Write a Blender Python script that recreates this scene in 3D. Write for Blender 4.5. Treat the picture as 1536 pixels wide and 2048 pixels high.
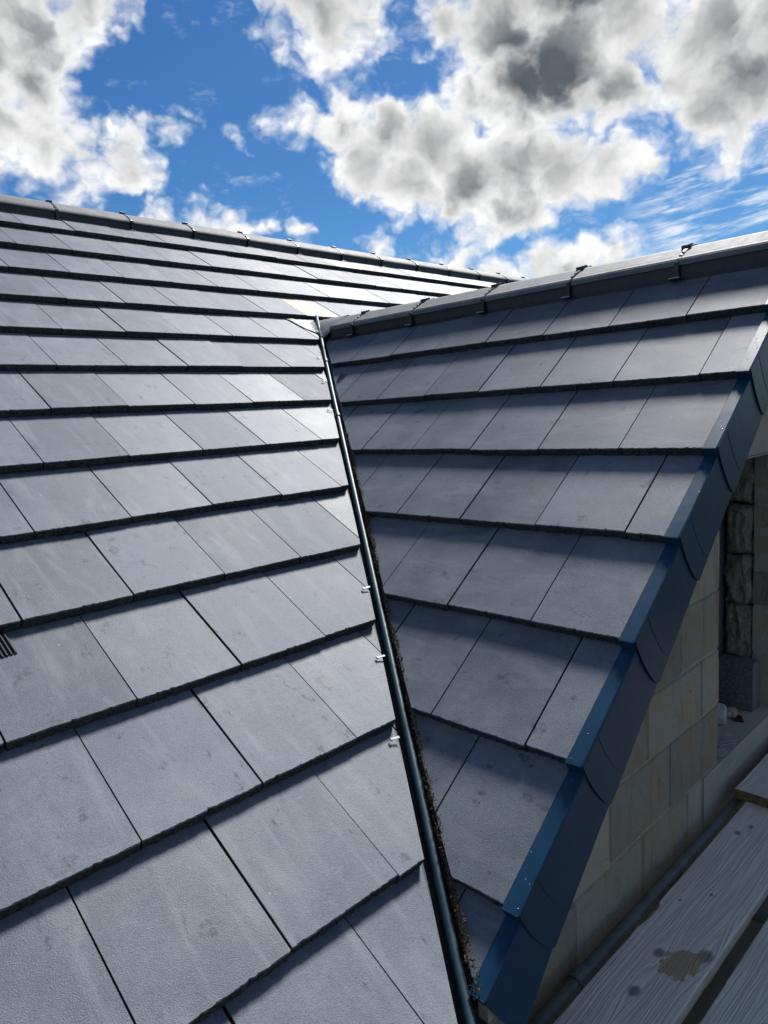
import bpy, math, random
from mathutils import Vector, Matrix, noise as mnoise

for o in list(bpy.data.objects):
    bpy.data.objects.remove(o)
scene = bpy.context.scene
col = scene.collection
R = math.radians

# ------------------------------------------------------------------ camera
cam_d = bpy.data.cameras.new("camera")
cam = bpy.data.objects.new("camera", cam_d)
col.objects.link(cam)
cam.location = (-1.958, -4.5562, -1.2198)
cam.rotation_euler = (1.436325, 0.055407, -0.783388)
cam_d.sensor_fit = 'HORIZONTAL'
cam_d.sensor_width = 36.0
cam_d.lens = 36.0 * 1443.18 / 1536.0
cam_d.clip_start = 0.02
cam_d.clip_end = 5000
scene.camera = cam

# ------------------------------------------------------------------ light
SUN_EL, SUN_AZ = 49.0, 69.0          # azimuth from +Y towards +X
SKY_STRENGTH = 0.054
CLOUD_STRENGTH = 0.60
EXPOSURE = 0.80
sun_dir = Vector((math.cos(R(SUN_EL)) * math.sin(R(SUN_AZ)),
                  math.cos(R(SUN_EL)) * math.cos(R(SUN_AZ)), math.sin(R(SUN_EL))))
sun_d = bpy.data.lights.new("sun", 'SUN')
sun_d.energy = 4.1
sun_d.angle = R(13.0)                # sun seen through a thin veil of cloud
sun_d.color = (1.0, 0.975, 0.94)
sun = bpy.data.objects.new("sun", sun_d)
col.objects.link(sun)
sun.location = sun_dir * 30
sun.rotation_euler = sun_dir.to_track_quat('Z', 'Y').to_euler()

scene.view_settings.view_transform = 'Standard'
scene.view_settings.look = 'None'
scene.view_settings.exposure = EXPOSURE
scene.view_settings.gamma = 1.0
scene.view_settings.use_curve_mapping = False
scene.cycles.max_bounces = 6
scene.cycles.diffuse_bounces = 3
scene.cycles.glossy_bounces = 3
scene.render.resolution_x = 768
scene.render.resolution_y = 1024

# ------------------------------------------------------------------ sky
# broken cumulus: each entry is (azimuth, elevation, angular radius) of one heap
CLOUDS = [
(21.87,25.78,0.0552),(24.82,26.86,0.0467),(27.68,27.75,0.0285),(21.48,22.86,0.0481),(19.62,20.2,0.0489),(23.51,24.14,0.0301),(21.58,18.65,0.0436),
(24.59,18.41,0.0351),(27.07,18.23,0.0382),(28.73,17.67,0.0201),(24.23,16.65,0.0261),(23.05,20.36,0.0281),(18.03,23.76,0.0677),(17.79,17.46,0.0299),
(42.14,26.58,0.0453),(45.09,26.74,0.032),(38.93,25.39,0.0263),(42.36,24.71,0.0246),(40.45,28.07,0.0401),(45.24,28.72,0.0348),(51.29,26.46,0.041),
(54.84,25.28,0.0639),(59.37,23.59,0.0763),(62.74,21.1,0.0543),(56.51,21.97,0.0667),(52.17,22.14,0.0373),(63.45,24.85,0.0581),(60.15,27.47,0.0711),
(38.81,21.02,0.0124),(40.57,20.84,0.0294),(43.17,20.76,0.0352),(42.83,22.2,0.0145),(46.48,19.82,0.0469),(50.17,18.94,0.0574),(44.85,17.84,0.0471),
(47.79,16.53,0.0418),(51.92,16.55,0.0588),(55.63,17.17,0.0602),(58.84,16.17,0.0525),(62.16,16.22,0.0445),(64.69,15.86,0.0198),(54.44,14.5,0.0397),
(50.72,14.82,0.0365),(57.18,14.4,0.0404),(53.83,13.2,0.0209),(69.16,23.2,0.0584),(71.29,20.07,0.0665),(68.87,18.59,0.0463),(70.87,17.2,0.0331),
(66.83,20.96,0.04),(72.4,16.47,0.0199),(67.78,16.88,0.0168),(74.12,21.79,0.071),(51.31,11.15,0.0276),(49.77,10.73,0.0202),(53.91,10.06,0.0314),
(56.51,10.19,0.031),(57.99,10.85,0.0245),(60.5,10.6,0.029),(62.42,10.32,0.0263),(59.04,9.25,0.0387),(63.97,10.34,0.0144),(29.48,14.81,0.0201),
(31.59,14.5,0.0263),(33.56,14.26,0.023),(36.67,14.02,0.0196),(32.19,16.37,0.0111),(32.02,17.21,0.0058),(34.77,13.47,0.0245),(37.52,15.29,0.0117),
(39.32,14.23,0.0154),(35.56,20.31,0.0056),(30.41,20.48,0.012),(31.35,21.11,0.0055),(44.88,12.16,0.0164),(29.03,20.58,0.0043),(69.82,15.18,0.0123),
]
# deep grey hearts of the larger heaps
HEARTS = [
(22.00,24.51,0.0561),(20.72,21.69,0.0462),(24.01,25.50,0.0360),(25.32,17.54,0.0309),(21.06,19.48,0.0208),(41.84,27.39,0.0340),(58.30,22.61,0.0837),
(56.26,25.11,0.0612),(61.02,20.20,0.0505),(53.25,21.74,0.0354),(63.73,20.36,0.0219),(71.58,20.28,0.0532),(70.95,23.06,0.0479),(70.12,17.05,0.0308),
(43.13,20.14,0.0306),(45.71,19.55,0.0246),(52.98,15.14,0.0436),(50.35,14.85,0.0316),(55.93,15.19,0.0306),(47.92,18.79,0.0247),(54.27,9.68,0.0320),
(58.69,9.81,0.0248),(31.92,14.17,0.0184),(60.14,27.22,0.0682),(18.62,23.84,0.0588),
]


class NT:
    """small helper round a node tree"""
    def __init__(self, tree):
        self.t = tree
        self.n = tree.nodes
        self.l = tree.links

    def set(self, sock, v):
        if hasattr(v, 'bl_idname') and hasattr(v, 'is_output'):
            self.l.new(v, sock)
        elif v is not None:
            sock.default_value = v

    def math(self, op, a, b=None, c=None, clamp=False):
        m = self.n.new('ShaderNodeMath')
        m.operation = op
        m.use_clamp = clamp
        self.set(m.inputs[0], a)
        if b is not None: self.set(m.inputs[1], b)
        if c is not None: self.set(m.inputs[2], c)
        return m.outputs[0]

    def vmath(self, op, a, b=None, scale=None):
        m = self.n.new('ShaderNodeVectorMath')
        m.operation = op
        self.set(m.inputs[0], a)
        if b is not None: self.set(m.inputs[1], b)
        if scale is not None: self.set(m.inputs['Scale'], scale)
        return m.outputs['Value'] if op in ('DISTANCE', 'LENGTH', 'DOT_PRODUCT') else m.outputs[0]

    def noise(self, vec, scale, detail=4, rough=0.55, dist=0.0, lac=2.0, kind='FBM'):
        m = self.n.new('ShaderNodeTexNoise')
        m.noise_dimensions = '3D'
        if kind != 'FBM': m.noise_type = kind
        self.set(m.inputs['Vector'], vec)
        m.inputs['Scale'].default_value = scale
        m.inputs['Detail'].default_value = detail
        m.inputs['Roughness'].default_value = rough
        m.inputs['Lacunarity'].default_value = lac
        m.inputs['Distortion'].default_value = dist
        return m.outputs[0]

    def voronoi(self, vec, scale, feature='F1', detail=0.0, rnd=1.0):
        m = self.n.new('ShaderNodeTexVoronoi')
        m.feature = feature
        self.set(m.inputs['Vector'], vec)
        m.inputs['Scale'].default_value = scale
        m.inputs['Randomness'].default_value = rnd
        if 'Detail' in m.inputs: m.inputs['Detail'].default_value = detail
        return m

    def ramp(self, v, a, b, lo=0.0, hi=1.0, smooth=True):
        m = self.n.new('ShaderNodeMapRange')
        if smooth: m.interpolation_type = 'SMOOTHSTEP'
        self.set(m.inputs['Value'], v)
        m.inputs['From Min'].default_value = a
        m.inputs['From Max'].default_value = b
        m.inputs['To Min'].default_value = lo
        m.inputs['To Max'].default_value = hi
        return m.outputs[0]

    def mix(self, fac, a, b, blend='MIX'):
        m = self.n.new('ShaderNodeMix')
        m.data_type = 'RGBA'
        m.blend_type = blend
        self.set(m.inputs[0], fac)
        for s, v in ((m.inputs[6], a), (m.inputs[7], b)):
            if isinstance(v, tuple) and len(v) == 3: v = (*v, 1.0)
            self.set(s, v)
        return m.outputs[2]

    def xyz(self, v):
        m = self.n.new('ShaderNodeSeparateXYZ')
        self.set(m.inputs[0], v)
        return m.outputs

    def comb(self, x, y, z):
        m = self.n.new('ShaderNodeCombineXYZ')
        for s, v in zip(m.inputs, (x, y, z)): self.set(s, v)
        return m.outputs[0]

    def bump(self, h, strength, dist, normal=None):
        m = self.n.new('ShaderNodeBump')
        m.inputs['Strength'].default_value = strength
        m.inputs['Distance'].default_value = dist
        self.set(m.inputs['Height'], h)
        if normal is not None: self.l.new(normal, m.inputs['Normal'])
        return m.outputs[0]


def dir_of(az, el):
    return (math.cos(R(el)) * math.sin(R(az)), math.cos(R(el)) * math.cos(R(az)), math.sin(R(el)))


world = bpy.data.worlds.new("World")
scene.world = world
world.use_nodes = True
wt = NT(world.node_tree)
for n_ in list(wt.n): wt.n.remove(n_)
tc = wt.n.new('ShaderNodeTexCoord')
D = tc.outputs['Generated']
sky = wt.n.new('ShaderNodeTexSky')
sky.sky_type = 'NISHITA'
sky.sun_disc = False
sky.sun_elevation = R(SUN_EL)
sky.sun_rotation = R(SUN_AZ)
sky.altitude = 100
sky.air_density = 1.0
sky.dust_density = 0.3
sky.ozone_density = 3.0
hs = wt.n.new('ShaderNodeHueSaturation')
hs.inputs['Saturation'].default_value = 1.2
hs.inputs['Value'].default_value = 1.0
wt.l.new(sky.outputs[0], hs.inputs['Color'])
skycol = wt.mix(1.0, hs.outputs[0], (0.48, 0.73, 0.91), 'MULTIPLY')
bg_sky = wt.n.new('ShaderNodeBackground')
wt.l.new(skycol, bg_sky.inputs[0])
bg_sky.inputs[1].default_value = SKY_STRENGTH

# warp the direction a little so that no heap is round
warp = wt.n.new('ShaderNodeTexNoise')
warp.inputs['Scale'].default_value = 17.0
warp.inputs['Detail'].default_value = 3.0
warp.inputs['Roughness'].default_value = 0.62
wt.l.new(D, warp.inputs['Vector'])
wv = wt.vmath('SUBTRACT', warp.outputs['Color'], (0.5, 0.5, 0.5))
DW = wt.vmath('ADD', D, wt.vmath('SCALE', wv, scale=0.060))
field = None
for az, el, rr in CLOUDS:
    d_ = wt.vmath('DISTANCE', DW, dir_of(az, el))
    f_ = wt.math('SUBTRACT', rr + 0.006, d_)
    field = f_ if field is None else wt.math('SMOOTH_MAX', field, f_, 0.026)
DH = wt.vmath('ADD', D, wt.vmath('SCALE', wv, scale=0.034))
heart = None
for az, el, rr in HEARTS:
    f_ = wt.math('SUBTRACT', rr + 0.026, wt.vmath('DISTANCE', DH, dir_of(az, el)))
    heart = f_ if heart is None else wt.math('SMOOTH_MAX', heart, f_, 0.06)
# the same kind of sky outside the view, cloud cover tuned for fill light
lowfreq = wt.noise(D, 3.1, 4, 0.55)
gen = wt.ramp(lowfreq, 0.39, 0.71, -0.12, 0.10, smooth=False)
dview = wt.vmath('DISTANCE', D, dir_of(46, 19))
gen = wt.math('ADD', gen, wt.ramp(dview, 0.50, 0.62, -0.3, 0.0))
field = wt.math('MAXIMUM', field, gen)

flat = wt.vmath('MULTIPLY', D, (1.0, 1.0, 1.25))
flatw = wt.vmath('ADD', flat, wt.vmath('SCALE', wv, scale=0.05))
n1 = wt.noise(flatw, 19.0, 7, 0.54)
soff = wt.vmath('ADD', flatw, tuple(v * 0.020 for v in (sun_dir.x, sun_dir.y, sun_dir.z + 0.35)))
n2 = wt.noise(soff, 19.0, 4, 0.50)
n3 = wt.noise(flat, 8.0, 3, 0.5)
vo = wt.voronoi(flatw, 42.0, 'F1', 1.0)
puff = wt.math('SUBTRACT', 0.45, vo.outputs['Distance'])
dens = wt.math('MULTIPLY_ADD', wt.math('SUBTRACT', n1, 0.5), 0.080, field)
dens = wt.math('MULTIPLY_ADD', puff, 0.018, dens)
alpha = wt.ramp(dens, -0.011, 0.024)
# soft grey heart where the heap is deep, seen against the light
heart = wt.math('MAXIMUM', heart, wt.math('SUBTRACT', gen, 0.035))
thick = wt.math('MULTIPLY_ADD', wt.math('SUBTRACT', n3, 0.5), 0.08, heart)
thick = wt.math('MULTIPLY_ADD', wt.math('SUBTRACT', n2, 0.5), 0.045, thick)
thk = wt.ramp(thick, -0.050, 0.085, smooth=False)
thk = wt.math('MULTIPLY', thk, wt.ramp(dens, 0.006, 0.055))
soft = wt.ramp(wt.math('MULTIPLY_ADD', wt.math('SUBTRACT', n2, 0.5), 0.12, field), 0.020, 0.08, 0.0, 0.20)
thk = wt.math('MAXIMUM', thk, soft)
relief = wt.math('MULTIPLY', wt.math('SUBTRACT', n1, n2), 1.0)
lum = wt.math('ADD', 1.0, relief)
lum = wt.math('MULTIPLY_ADD', puff, 0.22, lum)
damp = wt.ramp(thk, 0.3, 1.0, 1.0, 0.55)
lum = wt.math('MULTIPLY_ADD', wt.math('SUBTRACT', lum, 1.0), damp, 1.0)
ccol = wt.mix(thk, (1.0, 1.0, 0.985), (0.105, 0.125, 0.15))
ccol = wt.mix(1.0, ccol, wt.comb(lum, lum, lum), 'MULTIPLY')
# thin streaks of high cloud
st = wt.vmath('MULTIPLY', D, (11.0, 11.0, 70.0))
stn = wt.noise(wt.vmath('ADD', st, wt.comb(0.0, 0.0, wt.math('MULTIPLY', wt.xyz(D)[1], 9.0))), 1.0, 4, 0.62)
streak = wt.ramp(stn, 0.44, 0.70)
dst = wt.vmath('DISTANCE', D, dir_of(69.8, 12.2))
streak = wt.math('MULTIPLY', streak, wt.ramp(dst, 0.13, 0.05, 0.0, 1.0))
wis = wt.ramp(wt.noise(wt.vmath('MULTIPLY', D, (9.0, 9.0, 20.0)), 1.6, 4, 0.65), 0.56, 0.80)
wis = wt.math('MULTIPLY', wis, 0.35)
al2 = wt.math('MAXIMUM', alpha, wt.math('MAXIMUM', wt.math('MULTIPLY', streak, 0.85), wis))
ccol = wt.mix(alpha, (0.92, 0.96, 1.0), ccol)
# no cloud below the horizon
al2 = wt.math('MULTIPLY', al2, wt.ramp(wt.xyz(D)[2], -0.02, 0.04))
bg_cl = wt.n.new('ShaderNodeBackground')
wt.l.new(ccol, bg_cl.inputs[0])
bg_cl.inputs[1].default_value = CLOUD_STRENGTH
mxs = wt.n.new('ShaderNodeMixShader')
wt.l.new(al2, mxs.inputs[0])
wt.l.new(bg_sky.outputs[0], mxs.inputs[1])
wt.l.new(bg_cl.outputs[0], mxs.inputs[2])
wo = wt.n.new('ShaderNodeOutputWorld')
wt.l.new(mxs.outputs[0], wo.inputs[0])
try:
    world.cycles.sampling_method = 'NONE'      # an even sky needs no light map
except Exception:
    pass

# ------------------------------------------------------------------ materials
def new_mat(name):
    m = bpy.data.materials.new(name)
    m.use_nodes = True
    t = NT(m.node_tree)
    b = next(n for n in t.n if n.type == 'BSDF_PRINCIPLED')
    geo = t.n.new('ShaderNodeNewGeometry')
    return m, t, b, geo.outputs['Position']


def obj_random(t):
    return t.n.new('ShaderNodeObjectInfo').outputs['Random']


def mat_tile(name='tile_concrete', stained=False):
    m, t, b, P = new_mat(name)
    rnd = obj_random(t)
    cloud = t.noise(P, 4.5, 4, 0.62)
    fine = t.noise(P, 60.0, 3, 0.7)
    col_ = t.mix(t.ramp(cloud, 0.33, 0.68), (0.102, 0.119, 0.147), (0.139, 0.157, 0.181))
    col_ = t.mix(t.ramp(fine, 0.35, 0.75, 0.0, 0.35), col_, (0.088, 0.092, 0.114))
    tone = t.math('MULTIPLY_ADD', rnd, 0.34, 0.83)
    col_ = t.mix(1.0, col_, t.comb(tone, tone, tone), 'MULTIPLY')
    # grey weathering bloom
    bloom = t.ramp(t.noise(t.vmath('ADD', P, (7.1, 3.0, 1.0)), 2.4, 5, 0.7), 0.50, 0.74, 0.0, 0.70)
    col_ = t.mix(bloom, col_, (0.178, 0.194, 0.208))
    grit = t.ramp(t.noise(P, 380.0, 1, 0.5), 0.30, 0.70, 0.80, 1.20, smooth=False)
    col_ = t.mix(1.0, col_, t.comb(grit, grit, grit), 'MULTIPLY')
    # scuffs and dark rubs
    sc = t.noise(t.vmath('MULTIPLY', P, (26.0, 13.0, 13.0)), 1.0, 3, 0.5, 0.3)
    scm = t.math('MULTIPLY', t.ramp(sc, 0.63, 0.69), t.ramp(fine, 0.38, 0.6))
    col_ = t.mix(t.math('MULTIPLY', scm, 0.72), col_, (0.045, 0.045, 0.05))
    # white lime specks and small dark pits
    v = t.voronoi(P, 17.0)
    spk = t.math('MULTIPLY', t.ramp(v.outputs['Distance'], 0.055, 0.03), t.ramp(t.xyz(v.outputs['Color'])[0], 0.70, 0.74))
    col_ = t.mix(t.math('MULTIPLY', spk, 0.6), col_, (0.42, 0.43, 0.44))
    v2 = t.voronoi(P, 31.0)
    pit = t.math('MULTIPLY', t.ramp(v2.outputs['Distance'], 0.075, 0.045), t.ramp(t.xyz(v2.outputs['Color'])[1], 0.78, 0.82))
    col_ = t.mix(t.math('MULTIPLY', pit, 0.8), col_, (0.02, 0.02, 0.022))
    # pale rubbed smears
    sm = t.ramp(t.noise(t.vmath('MULTIPLY', P, (6.0, 16.0, 8.0)), 1.0, 4, 0.75, 1.2), 0.66, 0.80, 0.0, 0.40)
    col_ = t.mix(sm, col_, (0.27, 0.275, 0.285))
    wash = t.ramp(t.noise(t.vmath('MULTIPLY', P, (17.0, 3.2, 3.2)), 1.0, 5, 0.62, 0.5), 0.48, 0.72, 0.0, 0.55)
    col_ = t.mix(wash, col_, (0.196, 0.212, 0.228))
    if stained:
        q = t.math('MULTIPLY', t.ramp(t.vmath('DISTANCE', P, (1.02, -0.78, -0.51)), 0.42, 0.16),
                   t.ramp(t.noise(P, 22.0, 5, 0.65), 0.24, 0.52))
        col_ = t.mix(q, col_, (0.40, 0.30, 0.20))
    # rough unpainted front arris: darker aggregate
    t.l.new(col_, b.inputs['Base Color'])
    rough = t.math('MULTIPLY_ADD', cloud, 0.20, 0.55)
    rough = t.math('MULTIPLY_ADD', sm, -0.15, rough)
    rough = t.math('MULTIPLY_ADD', t.math('FRACT', t.math('MULTIPLY', rnd, 13.7)), -0.16, rough)
    t.l.new(rough, b.inputs['Roughness'])
    b.inputs['Specular IOR Level'].default_value = 0.24
    g1 = t.noise(P, 380.0, 2, 0.6)
    g2 = t.noise(P, 800.0, 1, 0.5)
    h = t.math('MULTIPLY_ADD', g2, 0.45, g1)
    n0 = t.bump(t.noise(P, 9.0, 1, 0.5), 0.28, 0.006)
    t.l.new(t.bump(h, 0.75, 0.0011, n0), b.inputs['Normal'])
    return m


def mat_edge():
    m, t, b, P = new_mat('tile_edge_aggregate')
    n_ = t.noise(P, 130.0, 5, 0.7)
    lime = t.ramp(t.noise(P, 35.0, 4, 0.6), 0.62, 0.72, 0.0, 0.5)
    c = t.mix(t.ramp(n_, 0.3, 0.7), (0.018, 0.022, 0.024), (0.088, 0.090, 0.085))
    c = t.mix(lime, c, (0.19, 0.19, 0.18))
    t.l.new(c, b.inputs['Base Color'])
    b.inputs['Roughness'].default_value = 0.9
    b.inputs['Specular IOR Level'].default_value = 0.2
    t.l.new(t.bump(t.noise(P, 160.0, 4, 0.65), 1.0, 0.006), b.inputs['Normal'])
    return m


def mat_simple(name, c1, c2, scale, rough, bump=0.0, bscale=100.0, bdist=0.002, spec=0.5, metal=0.0, rvar=0.0, detail=5):
    m, t, b, P = new_mat(name)
    n_ = t.noise(P, scale, detail, 0.62)
    rnd = obj_random(t)
    c = t.mix(t.ramp(n_, 0.3, 0.7), c1, c2)
    if rvar:
        k = t.math('MULTIPLY_ADD', rnd, rvar, 1.0 - rvar * 0.5)
        c = t.mix(1.0, c, t.comb(k, k, k), 'MULTIPLY')
    t.l.new(c, b.inputs['Base Color'])
    r = t.math('MULTIPLY_ADD', t.noise(P, scale * 2.3, 4, 0.6), 0.16, rough - 0.08)
    t.l.new(r, b.inputs['Roughness'])
    b.inputs['Specular IOR Level'].default_value = spec
    b.inputs['Metallic'].default_value = metal
    if bump:
        t.l.new(t.bump(t.noise(P, bscale, 4, 0.6), bump, bdist), b.inputs['Normal'])
    return m


def mat_stone():
    m, t, b, P = new_mat('buff_sandstone')
    rnd = obj_random(t)
    n_ = t.noise(P, 7.0, 6, 0.62, 0.3)
    base = t.mix(rnd, (0.35, 0.30, 0.21), (0.42, 0.315, 0.18))
    c = t.mix(t.ramp(n_, 0.32, 0.68), base, (0.35, 0.325, 0.265))
    # bedding streaks
    stv = t.noise(t.vmath('MULTIPLY', P, (22.0, 22.0, 5.0)), 1.0, 5, 0.6, 0.5)
    c = t.mix(t.ramp(stv, 0.5, 0.72, 0.0, 0.5), c, (0.22, 0.17, 0.10))
    v = t.voronoi(P, 13.0)
    spot = t.math('MULTIPLY', t.ramp(v.outputs['Distance'], 0.10, 0.05), t.ramp(t.xyz(v.outputs['Color'])[0], 0.84, 0.88))
    c = t.mix(t.math('MULTIPLY', spot, 0.75), c, (0.06, 0.055, 0.045))
    k = t.math('MULTIPLY_ADD', t.math('FRACT', t.math('MULTIPLY', rnd, 7.3)), 0.55, 0.66)
    c = t.mix(1.0, c, t.comb(k, k, k), 'MULTIPLY')
    t.l.new(c, b.inputs['Base Color'])
    b.inputs['Roughness'].default_value = 0.88
    b.inputs['Specular IOR Level'].default_value = 0.2
    h = t.math('MULTIPLY_ADD', t.noise(P, 90.0, 5, 0.65), 0.25, t.noise(P, 11.0, 4, 0.55, 0.6))
    t.l.new(t.bump(h, 0.9, 0.022), b.inputs['Normal'])
    return m


def mat_wood(name, knots, stain=None, seed=0.0):
    """weathered grey scaffold board, grain along X; knots are (x, y, radius)"""
    m, t, b, P = new_mat(name)
    x, y, z = t.xyz(P)
    warp = t.math('MULTIPLY', t.noise(t.vmath('MULTIPLY', P, (1.6, 5.0, 5.0)), 1.0, 3, 0.5), 0.035)
    gy = t.math('ADD', y, warp)
    km = None
    for kx, ky, kr in knots:
        dx = t.math('MULTIPLY', t.math('SUBTRACT', x, kx), 0.42)
        dy = t.math('SUBTRACT', y, ky)
        d = t.math('SQRT', t.math('ADD', t.math('MULTIPLY', dx, dx), t.math('MULTIPLY', dy, dy)))
        g = t.ramp(d, 0.0, kr * 3.4, 1.0, 0.0)
        sg = t.math('MULTIPLY', t.math('TANH', t.math('MULTIPLY', dy, 90.0)), g)
        gy = t.math('MULTIPLY_ADD', sg, -kr * 0.75, gy)
        dk = t.vmath('DISTANCE', t.comb(t.math('MULTIPLY', x, 0.72), y, 0.0), (kx * 0.72, ky, 0.0))
        k_ = t.ramp(dk, kr * 1.05, kr * 0.45)
        km = k_ if km is None else t.math('MAXIMUM', km, k_)
    gv = t.comb(t.math('MULTIPLY', x, 0.55), t.math('MULTIPLY', gy, 30.0), t.math('MULTIPLY_ADD', z, 30.0, seed))
    grain = t.noise(gv, 1.0, 3, 0.55)
    rings = t.math('SINE', t.math('MULTIPLY', grain, 62.0))
    fib = t.noise(t.comb(t.math('MULTIPLY', x, 6.0), t.math('MULTIPLY', gy, 260.0), seed), 1.0, 4, 0.6)
    c = t.mix(t.ramp(rings, -0.2, 0.95, 0.0, 0.5), (0.70, 0.64, 0.56), (0.52, 0.47, 0.405))
    c = t.mix(t.ramp(fib, 0.42, 0.70, 0.0, 0.45), c, (0.42, 0.39, 0.35))
    blot = t.ramp(t.noise(t.vmath('MULTIPLY', P, (3.0, 7.0, 7.0)), 1.3, 5, 0.6, 0.4), 0.5, 0.72, 0.0, 0.5)
    c = t.mix(blot, c, (0.52, 0.48, 0.43))
    if km is not None:
        c = t.mix(t.math('MULTIPLY', km, 0.85), c, (0.17, 0.16, 0.15))
    if stain:
        sx, sy, sr = stain
        ds = t.vmath('DISTANCE', t.comb(t.math('MULTIPLY', x, 0.75), y, 0.0), (sx * 0.75, sy, 0.0))
        ds = t.math('MULTIPLY_ADD', t.math('SUBTRACT', t.noise(P, 16.0, 4, 0.6), 0.5), 0.13, ds)
        c = t.mix(t.ramp(ds, sr, sr * 0.85, 0.0, 0.8), c, (0.33, 0.24, 0.13))
    t.l.new(c, b.inputs['Base Color'])
    b.inputs['Roughness'].default_value = 0.85
    b.inputs['Specular IOR Level'].default_value = 0.25
    h = t.math('MULTIPLY_ADD', rings, -0.35, t.math('MULTIPLY', fib, 0.8))
    if km is not None: h = t.math('MULTIPLY_ADD', km, 0.5, h)
    t.l.new(t.bump(h, 0.75, 0.0028), b.inputs['Normal'])
    return m


def mat_wool():
    m, t, b, P = new_mat('mineral_wool')
    s = t.noise(t.vmath('MULTIPLY', P, (40.0, 90.0, 18.0)), 1.0, 6, 0.72, 2.2)
    c = t.mix(t.ramp(s, 0.3, 0.7), (0.15, 0.125, 0.098), (0.55, 0.47, 0.37))
    t.l.new(c, b.inputs['Base Color'])
    b.inputs['Roughness'].default_value = 1.0
    b.inputs['Specular IOR Level'].default_value = 0.1
    t.l.new(t.bump(s, 1.0, 0.014), b.inputs['Normal'])
    return m


M = {}
M['tile'] = mat_tile()
M['tile_stained'] = mat_tile('tile_concrete_stained', True)
M['edge'] = mat_edge()
M['ridge'] = mat_simple('ridge_concrete', (0.145, 0.148, 0.152), (0.205, 0.208, 0.21), 9.0, 0.66, 0.6, 260.0, 0.0014, spec=0.2, rvar=0.2)
M['black'] = mat_simple('black_plastic', (0.012, 0.013, 0.014), (0.022, 0.024, 0.026), 30.0, 0.42)
M['strap'] = mat_simple('dark_union_plastic', (0.016, 0.018, 0.019), (0.035, 0.037, 0.038), 60.0, 0.4)
M['verge'] = mat_simple('navy_verge_plastic', (0.008, 0.038, 0.076), (0.010, 0.046, 0.090), 12.0, 0.36, 0.12, 40.0, 0.0006, spec=0.20, rvar=0.12)
M['bar'] = mat_simple('grp_valley_bar', (0.014, 0.042, 0.062), (0.026, 0.062, 0.080), 40.0, 0.50, 0.15, 60.0, 0.001)
M['tray'] = mat_simple('grp_valley_tray', (0.010, 0.014, 0.017), (0.022, 0.027, 0.030), 30.0, 0.5)
M['steel'] = mat_simple('bright_steel', (0.34, 0.35, 0.35), (0.46, 0.46, 0.45), 40.0, 0.45, metal=0.6)
M['lead'] = mat_simple('lead_sheet', (0.17, 0.175, 0.185), (0.25, 0.25, 0.25), 30.0, 0.6, 0.6, 45.0, 0.003, spec=0.35)
M['stone'] = mat_stone()
M['sill'] = mat_simple('cast_stone_sill', (0.32, 0.30, 0.25), (0.37, 0.345, 0.29), 9.0, 0.8, 0.25, 180.0, 0.001, spec=0.25)
M['mortar'] = mat_simple('lime_mortar', (0.33, 0.315, 0.265), (0.40, 0.385, 0.33), 40.0, 0.95, 0.8, 120.0, 0.004, spec=0.1)
M['wool'] = mat_wool()
M['block'] = mat_simple('grey_aggregate_block', (0.075, 0.08, 0.085), (0.19, 0.195, 0.20), 150.0, 0.95, 1.0, 260.0, 0.003, spec=0.15)
M['dark'] = mat_simple('roof_underlay', (0.018, 0.019, 0.02), (0.03, 0.031, 0.033), 10.0, 0.85)
M['render'] = mat_simple('shade_toned_masonry', (0.055, 0.055, 0.052), (0.085, 0.085, 0.08), 6.0, 0.9, 0.6, 60.0, 0.005, spec=0.2)  # wall coloured dark to stand in for shade below the scaffold
M['galv'] = mat_simple('galvanised_tube', (0.105, 0.125, 0.12), (0.19, 0.215, 0.20), 18.0, 0.55, 0.3, 60.0, 0.0015, metal=0.35)
M['fresh_wood'] = mat_simple('sawn_timber', (0.30, 0.24, 0.17), (0.42, 0.36, 0.28), 25.0, 0.85, 0.5, 60.0, 0.002, spec=0.2)
M['end_grain'] = mat_simple('board_end_grain', (0.13, 0.075, 0.04), (0.26, 0.16, 0.09), 40.0, 0.9, 0.9, 70.0, 0.006, spec=0.15)
M['litter'] = mat_simple('leaf_litter', (0.028, 0.020, 0.012), (0.17, 0.085, 0.035), 90.0, 0.95, spec=0.15)
M['moss'] = mat_simple('moss', (0.018, 0.024, 0.010), (0.045, 0.05, 0.02), 90.0, 0.95, spec=0.1)
M['ground'] = mat_simple('site_ground', (0.020, 0.024, 0.018), (0.042, 0.046, 0.034), 0.8, 0.95, 0.8, 6.0, 0.05, spec=0.15)
M['water'] = mat_simple('water_drop', (0.5, 0.55, 0.6), (0.6, 0.62, 0.65), 10.0, 0.10, spec=0.6)
wm = M['water'].node_tree.nodes
_b = next(n for n in wm if n.type == 'BSDF_PRINCIPLED')
_b.inputs['Transmission Weight'].default_value = 0.9
_b.inputs['IOR'].default_value = 1.33
M['film'] = mat_simple('torn_film', (0.045, 0.05, 0.055), (0.10, 0.105, 0.11), 60.0, 0.35)
M['clip'] = mat_simple('dull_clip_metal', (0.34, 0.35, 0.35), (0.45, 0.455, 0.45), 40.0, 0.5)
M['low_bounce_wood'] = mat_simple('low_bounce_timber', (0.07, 0.065, 0.058), (0.12, 0.11, 0.10), 14.0, 0.8)  # timber darkened only to weaken its bounce light
M['wire'] = mat_simple('tie_wire', (0.30, 0.32, 0.33), (0.42, 0.44, 0.45), 60.0, 0.4)
M['red'] = mat_simple('maroon_plastic', (0.030, 0.007, 0.010), (0.05, 0.012, 0.014), 30.0, 0.45)
M['white_stone'] = mat_simple('pale_offcut', (0.36, 0.35, 0.32), (0.50, 0.49, 0.45), 30.0, 0.85, 0.7, 60.0, 0.004)

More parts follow.
